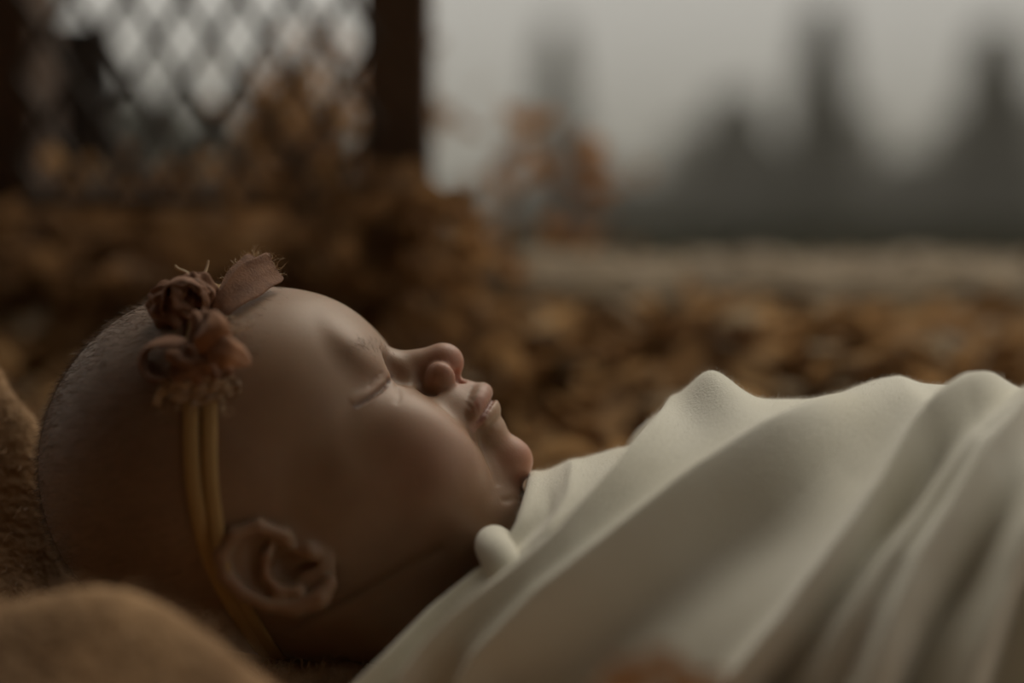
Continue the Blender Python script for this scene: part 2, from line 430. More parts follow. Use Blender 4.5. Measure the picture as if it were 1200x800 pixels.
crease([(561, 496), (562, 510), (567, 528), (576, 548), (584, 570)], .8, 1.8)
crease([(520, 640), (470, 672), (420, 702), (380, 722), (340, 745)], 1.6, 2.2)
crease([(545, 470), (552, 478), (556, 486)], .18, .5); crease([(551, 466), (558, 475), (560, 484)], .18, .5)
NR = normals(P, Q)
# skin tint: blush, lips, darker seams, and shade painted beside the nose
cols = np.tile(np.array([.32, .195, .115]), (len(P), 1))
def dab(c, r, colr, amt, both=True, sharp=2):
    global cols
    for s in ((1, -1) if both else (1,)):
        d = np.linalg.norm((P-np.array(c)*[1, 1, s])/np.array(r), axis=1)
        w = (amt*np.exp(-d**sharp))[:, None]; cols = cols*(1-w)+np.array(colr)*w
dab((-24, -33, 22), (14, 14, 16), (.50, .22, .15), .45)
dab((-18, -8, 0), (7, 7, 9), (.52, .21, .14), .55)
dab((1, -35, 0), (7, 7, 8), (.55, .23, .15), .6)
dab((-41, -13, 17), (6, 6, 8), (.44, .22, .16), .5)
dab((-43, -2, 13), (6, 4, 10), (.26, .155, .10), .45)
dab((-34, -9, 9), (4, 4, 4), (.28, .16, .11), .35)  # shade of the hollow between brow and nose, painted in
d, t, off = poly_dist(P, up_); sd = P[:, 0]*.63+P[:, 1]*.776
w = np.exp(-(d/2.8)**6)*np.clip(1-1.25*np.abs(t*2-1)**2, 0, 1); w = w[:, None]*.95
dk, tk, ok = poly_dist(P, seam)
upper = (off@np.array([-.776, .63, 0]) < 1.4)[:, None]
cols = cols*(1-w*upper)+np.array([.46, .10, .075])*w*upper
d, t, off = poly_dist(P, lo_); w = (np.exp(-(d/2.6)**6)*.7)[:, None]*((off@np.array([.776, -.63, 0]) < 1.6)[:, None])
cols = cols*(1-w)+np.array([.52, .28, .22])*w
w = (np.exp(-(dk/.8)**4)*.7)[:, None]; cols = cols*(1-w)+np.array([.22, .07, .05])*w
d, t, off = poly_dist(P, eye_line); w = (np.exp(-(d/.75)**2)*.75)[:, None]; cols = cols*(1-w)+np.array([.14, .06, .045])*w
scalp = 1/(1+np.exp(-((-84-P[:, 0])*.10)))*(P[:, 0] < 0)
w = (scalp*.55)[:, None]; cols = cols*(1-w)+np.array([.27, .155, .10])*w

base_loc = world(np.array([-84., -88., 0.]))
person = empty('person', base_loc, 'sleeping newborn baby on its back, wrapped in off-white cloth, wearing a ribbon bow headband', 'person')
body = mk('body', world(P), Q, skin, person, loc=base_loc)
ca = body.data.color_attributes.new('tint', 'FLOAT_COLOR', 'POINT')
ca.data.foreach_set('color', np.concatenate([cols, np.ones((len(P), 1))], 1).astype(np.float32).ravel())
body['label'] = 'bare head, face and neck of the baby, eyes closed'

# soft short hair on the back of the head
sel = np.nonzero((P[:, 0] < -58) & (P[:, 1] > -84))[0]
pr = np.clip((-62-P[sel, 0])/36, 0, 1)**1.4
earm = np.linalg.norm((P[sel]-np.array(em(328, 664, -42)))/np.array([19, 15, 14]), axis=1) > 1
sel = sel[(rng.random(len(sel)) < pr*.6) & earm & (P[sel, 1] < 18)]
rt = P[sel]; nn = NR[sel]
flow = np.array([-.75, -.15, 0])+np.zeros_like(nn); flow -= nn*np.sum(flow*nn, 1)[:, None]
dr = flow*.9+nn*.22+rng.normal(size=nn.shape)*.2
W3 = np.array([RT, UPV, F])
hv, hq = hairs(world(rt), dr@W3, rng.uniform(.0018, .0036, len(rt)), .00004, 3, .15)
hr = mk('hair', hv, hq, hairm, person, kind='stuff'); hr['label'] = 'very short dark downy hair on the back of the head'
# eyelashes and eyebrow
for s in (1, -1):
    L3 = spline(eye_line, 60)*[1, 1, s]
    r_ = L3[8:]+rng.normal(size=(52, 3))*.15; r_ = r_+np.array([.1, .15, -.75*s])
    dd = np.tile(np.array([.35, -.6, -.65*s]), (52, 1))+rng.normal(size=(52, 3))*.18
    v, q = hairs(world(r_), dd@W3, rng.uniform(.0012, .0022, 52), .00004, 3, .12)
    mk('eyelashes', v, q, lashm, person, kind='stuff')
bc = np.array([hit(x, y)[0] for x, y in [(452, 408), (440, 405), (425, 405), (410, 410), (398, 420)]])
for s in (1, -1):
    L3 = spline(bc, 220)[np.clip(rng.normal(80, 45, 260), 0, 219).astype(int)]*[1, 1, s]
    r_ = L3+rng.normal(size=L3.shape)*[1.4, 1.4, .8]
    m_ = [bvh0.find_nearest(Vector(p)) for p in r_]
    r_ = np.array([m[0] for m in m_]); nn_ = np.array([m[1] for m in m_])
    dd = np.tile(np.array([-.6, .1, -.4*s]), (len(r_), 1))+nn_*.35+rng.normal(size=r_.shape)*.2
    v, q = hairs(world(r_), dd@W3, rng.uniform(.0010, .0022, len(r_)), .00003, 3, .1)
    mk('eyebrow', v, q, hairm, person, kind='stuff')

# ------------------------------------------------------------------ headband: two elastic straps and a ribbon bow
band = bpy.data.objects.new('headband', None); col.objects.link(band); band.location = world(np.array([-88., 5, -34.])); adopt(band, person)
band['label'] = 'ochre elastic headband with a brown frayed ribbon bow'
def strap(offset, ks):
    us = lambda v: np.interp(v, [-90, -81, -67.8, -53.7, -35.6, -20, 0, 16], [-69, -71.4, -76.4, -80.5, -83.2, -84, -86, -88])
    C, Nn = [], []
    for ph in np.linspace(0, 2*math.pi, 121)[:-1]:
        v = -36+45*math.sin(ph)
        for _ in range(3):
            off = offset*np.interp(v, [-80, -50, -15], [.55, .8, 1])
            c = Vector((us(v)+off, -38, 0)); d = Vector((0, math.sin(ph), -math.cos(ph)))
            h = bvh0.ray_cast(c+d*75, -d); v = h[0].y
        C.append(h[0]); Nn.append(h[1])
    C = np.array(C); Nn = np.array(Nn)
    for _ in range(6):
        C = .5*C+.25*(np.roll(C, 1, 0)+np.roll(C, -1, 0)); Nn = .5*Nn+.25*(np.roll(Nn, 1, 0)+np.roll(Nn, -1, 0))
    Nn /= np.linalg.norm(Nn, axis=1)[:, None]
    T = np.roll(C, -1, 0)-np.roll(C, 1, 0); T /= np.linalg.norm(T, axis=1)[:, None]
    S = np.cross(T, Nn); w, th = 2.05, .9
    ring = [(-w, .0), (-w*.97, th*.8), (-w*.5, th*1.15), (0, th*1.25), (w*.5, th*1.15), (w*.97, th*.8), (w, 0), (0, -.6)]
    V = np.stack([C+S*a+Nn*(b+.25) for a, b in ring], 1).reshape(-1, 3)
    n = len(C); k = len(ring); i, j = np.meshgrid(np.arange(n), np.arange(k), indexing='ij')
    q = np.stack([i*k+j, ((i+1) % n)*k+j, ((i+1) % n)*k+(j+1) % k, i*k+(j+1) % k], -1).reshape(-1, 4)
    mk('strap', world(V), q, bandm, band)
strap(0, 0); strap(5.0, 1)

def ribbon(name, center, width, nrm, m, wdir, cup=.15, ruff=0., freq=5, th=.7, n=40, k=11, label=None, seed=0):
    """a cut ribbon along a spline: width direction wdir per control point (mm frame)"""
    C = spline(center, n); Wd = spline(np.array(wdir, float), n); Wd /= np.linalg.norm(Wd, axis=1)[:, None]
    wi = spline(np.array(width, float)[:, None], n)[:, 0]
    T = np.gradient(C, axis=0); T /= np.linalg.norm(T, axis=1)[:, None]; Nr = np.cross(T, Wd)
    r2 = np.random.default_rng(seed); ph = r2.uniform(0, 6, 4)
    V = []
    for i in range(n):
        for j in range(k):
            a = j/(k-1)*2-1; t = i/(n-1)
            z = cup*wi[i]*(a*a)+ruff*(math.sin(freq*t*6.28+ph[0]+a*1.3)*.6+math.sin(freq*1.7*t*6.28+ph[1]-a*2)*.4)*(.4+.6*abs(a))
            z += .35*ruff*math.sin(a*7+ph[2]+t*5)
            V.append(C[i]+Wd[i]*wi[i]*a*(1+.05*math.sin(17*t+ph[3]))+Nr[i]*z)
    V = np.array(V); q = grid_faces(n, k)
    ob = mk(name, world(V), q, m, band); md = ob.modifiers.new('s', 'SOLIDIFY'); md.thickness = th*MM; md.offset = 0
    sb = ob.modifiers.new('ss', 'SUBSURF'); sb.levels = 1; sb.render_levels = 1
    if label: ob['label'] = label
    return V.reshape(n, k, 3)
e3 = lambda *q: np.array([em(*p) for p in q])
# upright tail, flaring to the right
tail = ribbon('ribbon_tail', e3((252, 372, -27), (264, 356, -26), (282, 338, -22), (300, 325, -17), (315, 317, -12), (322, 313, -9)),
              [2.2, 3.8, 5.0, 5.4, 5.0, 4.4], None, velvet, [(-.45, .6, .4), (-.5, .72, .35), (-.5, .8, .25), (-.5, .82, .2), (-.5, .82, .2), (-.5, .82, .2)], cup=-.22, ruff=.25, freq=1, label='upright ribbon tail flaring to a cut end', seed=1)
tail2 = ribbon('ribbon_tail', e3((252, 366, -20), (262, 345, -17), (276, 325, -12), (292, 308, -6), (300, 303, -3)),
               [2.5, 3.6, 4.0, 3.4, 2.6], None, velvet, [(-.45, .5, .7), (-.5, .6, .6), (-.5, .7, .5), (-.5, .7, .5), (-.5, .7, .5)], cup=.2, ruff=.4, freq=2, seed=2)
# crumpled loop at upper left
th_ = np.linspace(-.5, 5.4, 11)
lp = [em(216+31*math.cos(a)*(1-.02*i), 354-30*math.sin(a)*(1-.02*i), -26-3*math.sin(a*.7)) for i, a in enumerate(th_)]
ribbon('ribbon_loop', lp, [3, 4.5, 5.5, 6, 6.5, 6.5, 6.5, 6, 5, 4, 3], None, velvet, [(.25, .25, 1), (.2, .25, 1), (.0, .2, 1), (-.2, .1, 1), (-.25, 0, 1), (-.25, -.1, 1), (-.2, -.2, 1), (0, -.2, 1), (.2, -.2, 1), (.2, 0, 1), (.2, .2, 1)], cup=-.16, ruff=.6, freq=3, n=110, k=17, label='crumpled upper ribbon loop', seed=3)
lp2 = [em(226+14*math.cos(a), 348-15*math.sin(a), -31+1.5*math.cos(a)) for a in np.linspace(.2, 4.4, 8)]
ribbon('ribbon_loop', lp2, [2.5, 3.5, 4, 4.5, 4.5, 4, 3.5, 2.5], None, velvet, [(.3, .1, 1)]*8, cup=.2, ruff=1.0, freq=3, n=60, k=11, seed=4)
# lower left loop, open towards the viewer
lp3 = [em(*p) for p in [(236, 412, -40), (212, 400, -42), (190, 398, -42), (172, 406, -41), (165, 424, -40), (176, 440, -39), (198, 441, -40), (216, 428, -43), (238, 416, -44)]]
ribbon('ribbon_loop', lp3, [2.5, 3.5, 4.5, 5, 5, 5, 4.5, 3.5, 2.5], None, velvet, [(0, .25, 1)]*9, cup=-.12, ruff=.45, freq=2, n=60, label='lower left ribbon loop, open', seed=5)
# knot lumps
def lump(name, c, r, m, seed, rot=0, amp=.25):
    u = np.linspace(0, math.pi, 22); v = np.linspace(0, 2*math.pi, 33)[:-1]; U_, V_ = np.meshgrid(u, v, indexing='ij')
    d = np.stack([np.sin(U_)*np.cos(V_), np.cos(U_), np.sin(U_)*np.sin(V_)], -1).reshape(-1, 3)
    r2 = np.random.default_rng(seed); s = np.ones(len(d))
    for _ in range(7):
        k_ = r2.normal(size=3)*2.6; s += amp*.4*np.sin(d@k_*1.4+r2.uniform(0, 6))
    p = d*np.array(r)*s[:, None]; a = math.radians(rot); R = np.array([[math.cos(a), -math.sin(a), 0], [math.sin(a), math.cos(a), 0], [0, 0, 1]])
    p = p@R.T+np.array(c)
    return mk(name, world(p), grid_faces(22, 32, True), m, band)
lump('knot', em(224, 424, -45), (5.2, 5.2, 4), velvet, 11, 20)['label'] = 'gathered ribbon knot'
lump('knot', em(240, 388, -41), (3.8, 6.5, 4), velvet, 12, 5)
lump('knot', em(246, 432, -42), (5, 4, 4), velvet, 13, 0)
def puff(c, r, m, hub, n, seed):
    u = np.linspace(0, math.pi, 60); v = np.linspace(0, 2*math.pi, 97)[:-1]; U_, V_ = np.meshgrid(u, v, indexing='ij')
    d = np.stack([np.cos(U_), np.sin(U_)*np.cos(V_), np.sin(U_)*np.sin(V_)], -1)   # pole along the pull of the knot
    pl_ = 1+.11*np.sin(n*V_+2.2*np.sin(U_*2.3+seed))*np.sin(U_)**.6+.06*np.sin(U_*7+np.cos(V_*2)*2+seed)
    d = (d*pl_[..., None]).reshape(-1, 3)*np.array(r); a = math.atan2(hub[1]-c[1], hub[0]-c[0])
    R = np.array([[math.cos(a), -math.sin(a), 0], [math.sin(a), math.cos(a), 0], [0, 0, 1]])
    return mk('ribbon_puff', world(d@R.T+np.array(c)), grid_faces(60, 96, True), m, band)
puff(em(203, 358, -27), (6.8, 6.6, 5), velvet, em(250, 385, -30), 7, 1.)['label'] = 'pleated puff of ribbon gathered at the knot'
puff(em(232, 344, -24), (6.0, 5.2, 4.6), velvet, em(246, 385, -30), 6, 3.)
# front petals in rust
ribbon('petal', e3((246, 418, -46), (248, 400, -49), (252, 385, -49), (253, 372, -47), (252, 364, -45)), [2.6, 4.6, 4.0, 2.2, .5], None, petalm, [(1, .1, .2)]*5, cup=-.28, ruff=.3, freq=1, n=26, label='rust coloured upright petal', seed=6)
ribbon('petal', e3((242, 412, -47), (256, 411, -50), (272, 413, -50), (286, 419, -47), (294, 424, -44)), [2.8, 4.2, 4.0, 2.8, 1.0], None, petalm, [(.1, 1, .2)]*5, cup=.25, ruff=.4, freq=1, n=26, label='rust coloured petal pointing right', seed=7)
# frayed gauze under the knot
gz = mat('gauze', (.26, .17, .11), .9); noise_color(gz, [(.35, (.22, .14, .09)), (.65, (.46, .32, .21))], 300)
for i, (c, w_, wd_) in enumerate([(((246, 428, -43), (250, 442, -44), (262, 455, -43), (272, 466, -41)), [3, 4.5, 4.5, 2.5], (1, .3, .2)),
                    (((228, 430, -45), (226, 446, -46), (222, 462, -45), (226, 480, -43)), [4, 5, 5.5, 4], (1, 0, .2)),
                    (((214, 430, -43), (204, 446, -44), (196, 464, -42), (190, 482, -40)), [3, 3.4, 2.6, 1.4], (1, .3, .2)),
                    (((240, 430, -44), (246, 450, -45), (240, 468, -44), (248, 484, -43)), [3.5, 4.2, 4, 2.8], (1, 0, .2))]):
    ribbon('frayed_gauze', e3(*c), w_, None, gz, [wd_]*4, cup=.15, ruff=1.3, freq=3, n=34, k=13, th=.35, label='frayed gauze hem', seed=20+i)
# threads
tr, td, tl = [], [], []
def thr(p, d, l): tr.append(p); td.append(d); tl.append(l)
for V_, w_ in ((tail, 26), (tail2, 46)):
    for _ in range(w_): thr(V_[-1, rng.integers(0, 11)], np.array([.5, .5, -.05])+rng.normal(size=3)*.4, rng.uniform(1, 4.5))
for _ in range(60): thr(tail2[rng.integers(14, 40), 10], np.array([-.4, .6, 0])+rng.normal(size=3)*.4, rng.uniform(.6, 2.2))
for _ in range(40): thr(tail2[rng.integers(14, 40), 0], np.array([-.4, .6, 0])+rng.normal(size=3)*.4, rng.uniform(.6, 2.2))
for _ in range(90): thr(np.array(em(rng.uniform(252, 290), rng.uniform(370, 410), -32)), np.array([.7, .1, -.2])+rng.normal(size=3)*.5, rng.uniform(1, 4))
for _ in range(150): thr(np.array(em(rng.uniform(185, 270), rng.uniform(440, 485), -44)), np.array([0, -.8, -.1])+rng.normal(size=3)*.6, rng.uniform(1.5, 5))
for _ in range(50): thr(np.array(em(rng.uniform(183, 200), rng.uniform(455, 500), -41)), rng.normal(size=3), rng.uniform(2, 4.5))
v, q = hairs(world(np.array(tr)), np.array(td)@W3, np.array(tl)*MM, .00011, 4, .3)
o = mk('frayed_threads', v, q, threadm, band, kind='stuff')
pp = []
for pts in [[(236, 326, -22), (240, 320, -21), (243, 311, -20), (244, 305, -20)], [(228, 326, -24), (218, 319, -24), (209, 315, -24), (205, 311, -24)],
            [(198, 458, -43), (188, 466, -43), (186, 480, -42), (192, 494, -42), (200, 497, -42), (204, 484, -42)],
            [(190, 452, -43), (182, 470, -42), (180, 488, -42), (186, 500, -42)]]:
    pp.append(tube(world(spline(e3(*pts), 14)), np.linspace(.00055, .0003, 14), 6))
V_, F_ = merge(pp); mk('loose_thread', V_, F_, threadm, band, kind='stuff')

# ------------------------------------------------------------------ the swaddle
Tu = np.array([-60, -50, -25, -10, 0, 5, 14, 25, 40, 50, 61, 70, 80, 95, 110, 120, 132, 150, 200, 225, 265, 300, 330])
Tv = np.array([-72, -68, -58, -50, -42, -39, -36, -33, -29, -27, -24, -20.5, -20, -20.5, -16.5, -14.5, -18.5, -22.5, -23, -22, -42, -62, -84])
Wu = np.array([-60, -20, 20, 80, 150, 220, 280, 330]); Wv = np.array([62, 68, 78, 94, 92, 74, 48, 16])
BOT = -104
_u = np.arange(-90, 370, .5); _k = np.exp(-.5*(np.arange(-30, 31)/11.)**2); _k /= _k.sum()
_T = np.convolve(np.pad(np.interp(_u, Tu, Tv), 30, mode='edge'), _k, 'valid'); _W = np.convolve(np.pad(np.interp(_u, Wu, Wv), 30, mode='edge'), _k, 'valid')
def section(U, th):
    T = np.interp(U, _u, _T); Wd = np.interp(U, _u, _W); vc = BOT+10; hh = T-vc; hb = vc-BOT
    s, c = np.sin(th), np.cos(th)
    v = np.where(s > 0, vc+hh*np.abs(s)**1.12, vc-hb*np.abs(s)); w = np.sign(-c)*Wd*np.abs(c)**.92
    return np.stack([U, v, w], -1)             # th 0 = near side, pi/2 = top, pi = far side
def smoothstep(a, b, x): t = np.clip((x-a)/(b-a), 0, 1); return t*t*(3-2*t)
def to_px(P):
    s = 1666.7/(DIST+P[..., 2]); return 600+P[..., 0]*s, 400-P[..., 1]*s
def seg_dist(px, py, L2):
    best = np.full(px.shape, 1e9); side = np.zeros(px.shape); global PERP; PERP = np.zeros(px.shape); tt = np.zeros(px.shape); L2 = np.array(L2, float)
    for i, (a, b) in enumerate(zip(L2[:-1], L2[1:])):
        ba = b-a; h = np.clip(((px-a[0])*ba[0]+(py-a[1])*ba[1])/(ba@ba), 0, 1)
        dx, dy = px-a[0]-h*ba[0], py-a[1]-h*ba[1]; d = np.hypot(dx, dy); m = d < best
        best[m] = d[m]; cr_ = (ba[0]*dy-ba[1]*dx)/np.sqrt(ba@ba); side[m] = np.sign(cr_)[m]; PERP[m] = cr_[m]; tt[m] = ((i+h)/(len(L2)-1))[m]
    return best*side, tt                        # >0: below/right of a line drawn towards the upper right
RIDGE = [  # polyline from lower left to upper right, height mm, soft width px on the upper-left side, width on the lower-right side
 ([(470, 800), (500, 766), (590, 690), (666, 628), (730, 562), (799, 482), (845, 441)], 3.4, 9, 20),
 ([(520, 830), (566, 760), (637, 692), (720, 628), (800, 568), (825, 552), (900, 509), (975, 472), (1050, 440)], 4.6, 12, 34),
 ([(800, 850), (850, 796), (925, 712), (975, 642), (1020, 577), (1075, 512), (1125, 471), (1180, 455)], 6.2, 16, 26),
 ([(960, 860), (1010, 792), (1040, 712), (1070, 652), (1110, 600), (1150, 537), (1200, 488)], 5.0, 14, 34),
 ([(940, 820), (985, 735), (1030, 662), (1072, 612), (1105, 568), (1145, 522), (1190, 490)], 2.6, 8, 9),
 ([(1100, 840), (1135, 752), (1168, 684), (1195, 620), (1230, 560)], 5.0, 16, 24),
 ([(540, 880), (660, 768), (740, 700), (820, 640), (900, 585), (985, 525), (1040, 480), (1075, 450)], -5.5, 44, 80),
 ([(880, 850), (960, 720), (1030, 620), (1100, 530), (1150, 485)], -5.5, 18, 16),
 ([(1060, 850), (1100, 740), (1150, 640), (1200, 550)], -5.5, 20, 18),
 ([(1180, 820), (1205, 700), (1240, 620)], -5, 24, 24),
]
def folds(P, Nn, ridges, amp=1.):
    px, py = to_px(P); disp = np.zeros(px.shape)
    near = 1-.62*smoothstep(-42, -6, P[..., 2])  # the folds die down towards the top of the chest
    for i, (L2, h, wl, wr) in enumerate(ridges):
        L2 = np.array(L2, float)
        if h > 0 and amp > 1: L2[:, 1] += 3.4*h*(1-.62*(1-smoothstep(440, 620, L2[:, 1])))*(.6 if i == 0 else 1)   # a raised fold is seen higher than its root
        d, t = seg_dist(px, py, L2)
        a0, b0 = L2[0], L2[-1]; u = (b0-a0)/np.linalg.norm(b0-a0)
        s_ = np.clip(PERP/(6+.25*np.abs(d)), -1, 1)*.5+.5; w = wl+(wr-wl)*s_
        hh = h*smoothstep(0, .5, 1-t) if h < 0 else h
        g = np.exp(-(np.sqrt(d*d+4)/w)**(1.25 if h > 0 else 2))
        beyond = np.clip(((px-b0[0])*u[0]+(py-b0[1])*u[1])/30, 0, 1)
        disp = disp+hh*g*(1-beyond*beyond*(3-2*beyond))*(1 if i == 0 else near)
    fall = np.exp(-(np.clip(P[..., 2]-8, 0, None)/26)**2)
    return P+Nn*(disp*fall*amp)[..., None]
def grid_normals(P):
    a = np.gradient(P, axis=0); b = np.gradient(P, axis=1); n = np.cross(a, b); n /= np.linalg.norm(n, axis=-1)[..., None]+1e-9
    if n[n.shape[0]//2, n.shape[1]//2, 1] < 0: n = -n
    return n
def soft_noise(P, scale, amp, seed):
    r2 = np.random.default_rng(seed); d = np.zeros(P.shape[:-1])
    for _ in range(8):
        k_ = r2.normal(size=3)/scale; d += np.sin(P@k_+r2.uniform(0, 6))
    return d*amp/3
def sheet(ustart, nu, nth, lift, ridges, extra=None, th0=-1.0, th1=math.pi+1.0, tail=330, amp=1.):
    th = np.linspace(th0, th1, nth); u0 = ustart(th)
    s = np.linspace(0, 1, nu)**1.25
    U = u0[None, :]+(tail-u0[None, :])*s[:, None]; TH = np.broadcast_to(th, U.shape)
    Pm = section(U, TH); Nn = grid_normals(Pm)
    Pm = Pm+Nn*lift+Nn*soft_noise(Pm, 22, .8, 5)[..., None]
    Nn = grid_normals(Pm); Pm = folds(Pm, Nn, ridges, amp)
    if extra is not None: Pm = extra(Pm, Nn, s, TH)
    return Pm
def solve(f, lo, hi, th):
    lo = np.full(th.shape, float(lo)); hi = np.full(th.shape, float(hi))
    for _ in range(30):
        mid = (lo+hi)/2; m = f(mid, th) < 0; lo = np.where(m, mid, lo); hi = np.where(m, hi, mid)
    return (lo+hi)/2
swad = bpy.data.objects.new('swaddle', None); col.objects.link(swad); swad.location = world(np.array([120., BOT, 0])); adopt(swad, person)
swad['label'] = 'off-white soft knit swaddling cloth in diagonal folds'
# under layer: begins at the neckline
def neck(th):
    lim = lambda v: np.interp(v, [-104, -95, -86, -70, -58, -50, -40, -36], [-58, -50, -42, -24, -7, -1, 3, 5])
    return solve(lambda u, t: u-lim(section(u, t)[..., 1]), -60, 30, th)
def hem(Pm, Nn, s, TH):                         # a rolled neckline
    U0 = Pm[:1, :, 0]; d = Pm[..., 0]-U0
    return Pm+Nn*(1.6*np.exp(-((d-3.2)/2.6)**2)-2.0*np.exp(-(d/1.3)**2))[..., None]
UND = [([(600, 700), (640, 640), (668, 580), (672, 548)], 1.0, 10, 12), ([(630, 640), (690, 585), (740, 540), (760, 512)], .8, 9, 14), ([(600, 640), (640, 600), (650, 560)], -.8, 8, 8),
       ([(440, 810), (500, 745), (570, 688)], -2.8, 10, 9)]
Pu = sheet(neck, 150, 170, -.6, UND+[(l, h*1.15 if h < 0 else h*.35, a_, b_) for l, h, a_, b_ in RIDGE[1:]], hem, tail=82, amp=1.9)
Pu[..., :2] -= (np.array([0, 7.5])*smoothstep(30, 60, Pu[..., :1]))
ob = mk('under_layer', world(Pu.reshape(-1, 3)), grid_faces(*Pu.shape[:2]), cloth, swad)
md = ob.modifiers.new('s', 'SOLIDIFY'); md.thickness = .0014; md.offset = -1
# outer wrap: begins at the diagonal edge from the lower left to the raised peak
EDGE = [(380, 880), (470, 790), (566, 700), (640, 640), (700, 580), (762, 507), (800, 468), (836, 436), (850, 431)]
def wrap_edge(th):
    def f(u, t):
        p = section(u, t); p = p+np.array([0, 1., 0]); px, py = to_px(p); d, _ = seg_dist(px, py, EDGE); return d
    u = solve(f, -52, 90, th)
    top = np.searchsorted(th, math.pi/2+.1); u[top:] = u[top-1]+np.linspace(0, -26, len(u)-top)
    return np.convolve(np.pad(u, 3, mode='edge'), np.ones(7)/7, 'valid')
def lip_(Pm, Nn, s, TH):
    d = Pm[..., 0]-Pm[:1, :, 0]
    Pm = Pm+Nn*(1.6*np.exp(-((d-4.0)/3.0)**2)-3.0*np.exp(-(d/1.5)**2))[..., None]
    # the raised corner of the wrap
    c = np.array([59., -20, -2.]); q = (Pm-c)/np.array([8.5, 16, 20.]); g = np.exp(-np.sum(q*q, -1)**1.0)
    Pm = Pm+np.array([-1.0, 10.5, 0])*g[..., None]
    return Pm
Po = sheet(wrap_edge, 330, 300, 3.2, RIDGE, lip_, amp=1.9)
ob = mk('outer_wrap', world(Po.reshape(-1, 3)), grid_faces(*Po.shape[:2]), cloth, swad)
md = ob.modifiers.new('s', 'SOLIDIFY'); md.thickness = .0018; md.offset = -1
# small rolled corner of cloth by the neck
rc = e3((612, 712, -46), (604, 690, -48), (594, 670, -48), (585, 652, -45), (579, 641, -38), (579, 637, -31), (585, 640, -23), (594, 652, -16))
V_, F_ = tube(world(spline(rc, 24)), np.interp(np.linspace(0, 1, 24), [0, .25, .7, .9, 1], [.0044, .0050, .0052, .0050, .0044]), 20)
o = mk('rolled_corner', V_, F_, cloth, swad); o['label'] = 'small rolled corner of cloth at the neck'
o.modifiers.new('ss', 'SUBSURF').levels = 1
# fuzz of the knit
def fuzz(Pm, n, sel):
    Nn = grid_normals(Pm).reshape(-1, 3); A = Pm.reshape(-1, 3); idx = np.nonzero(sel(A))[0]; idx = rng.choice(idx, n)
    r_ = A[idx]+rng.normal(size=(n, 3))*.35; return hairs(world(r_), (Nn[idx]+rng.normal(size=(n, 3))*.8)@W3, rng.uniform(.0004, .0014, n), .000022, 2, .3)
v, q = merge([fuzz(Po, 9000, lambda A: (A[:, 0] < 155) & (A[:, 2] > -45) & (A[:, 2] < 20)), fuzz(Pu, 2500, lambda A: (A[:, 0] < 50) & (A[:, 2] > -40) & (A[:, 2] < 25))])
mk('fuzz', v, q, fuzzm, swad, kind='stuff')

# ------------------------------------------------------------------ fur blanket under the baby
def smoothstep(a, b, x): t = np.clip((x-a)/(b-a), 0, 1); return t*t*(3-2*t)
gx = np.linspace(-300, 420, 240); gw = np.linspace(-210, 150, 130)
GX, GW = np.meshgrid(gx, gw, indexing='ij')
r2 = np.random.default_rng(3)
hb = np.full(GX.shape, -94.)
for _ in range(14):
    a = r2.uniform(0, 6.28); k_ = r2.uniform(.03, .11); hb += 1.9*np.sin(GX*math.cos(a)*k_+GW*math.sin(a)*k_+r2.uniform(0, 6))
def lumpg(u, w, su, sw, h, rot=0):
    global hb
    a = math.radians(rot); x, y = GX-u, GW-w; X_, Y_ = x*math.cos(a)+y*math.sin(a), -x*math.sin(a)+y*math.cos(a)
    hb = hb+h*np.exp(-(X_/su)**2-(Y_/sw)**2)
# rolls of wool around the head
lumpg(-160, 34, 34, 20, 66, 10); lumpg(-195, 5, 30, 24, 50); lumpg(-148, 20, 10, 11, 26); lumpg(-171, 30, 11, 12, 24); lumpg(-128, 56, 14, 12, 20); lumpg(-200, 40, 14, 12, 22); lumpg(-130, 72, 60, 18, 62, 0); lumpg(-230, 60, 50, 40, 66)
lumpg(-165, -22, 20, 18, 26); lumpg(-210, -50, 36, 30, 40)
lumpg(-150, -86, 34, 20, 34, -12); lumpg(-95, -92, 36, 18, 26, -6); lumpg(-200, -100, 50, 30, 34); lumpg(-60, -100, 30, 16, 12)
lumpg(20, 96, 120, 22, 20); lumpg(200, 96, 120, 24, 24); lumpg(60, -110, 140, 26, 6); lumpg(340, 0, 50, 60, 10)
edge = smoothstep(0, 45, 210+GW)*smoothstep(0, 40, 150-GW)*smoothstep(0, 60, GX+300)*smoothstep(0, 60, 420-GX)
hb = -118+(hb+118)*edge
PB = np.stack([GX, hb, GW], -1); NB = grid_normals(PB)
blanket = empty('fur_blanket', world(np.array([0., -118, 0])), 'thick fluffy brown wool blanket heaped under and around the baby', 'blanket')
o = mk('wool_backing', world(PB.reshape(-1, 3)), grid_faces(*PB.shape[:2]), woolb, blanket)
md = o.modifiers.new('s', 'SOLIDIFY'); md.thickness = .004; md.offset = -1
n = 34000
ui, wi_ = rng.uniform(0, 239, n), rng.uniform(0, 129, n); keep = (gx[ui.astype(int)] < -20) | (rng.random(n) < .35)
ui, wi_ = ui[keep].astype(int), wi_[keep].astype(int); n = len(ui)
r_ = PB[ui, wi_]+np.stack([rng.uniform(-1.5, 1.5, n), np.zeros(n), rng.uniform(-1.4, 1.4, n)], 1)
v, q = hairs(world(r_), (NB[ui, wi_]+rng.normal(size=(n, 3))*.7)@W3, rng.uniform(.003, .009, n), .00016, 3, .45, .2)
mk('fur_pile', v, q, furm, blanket, kind='stuff')

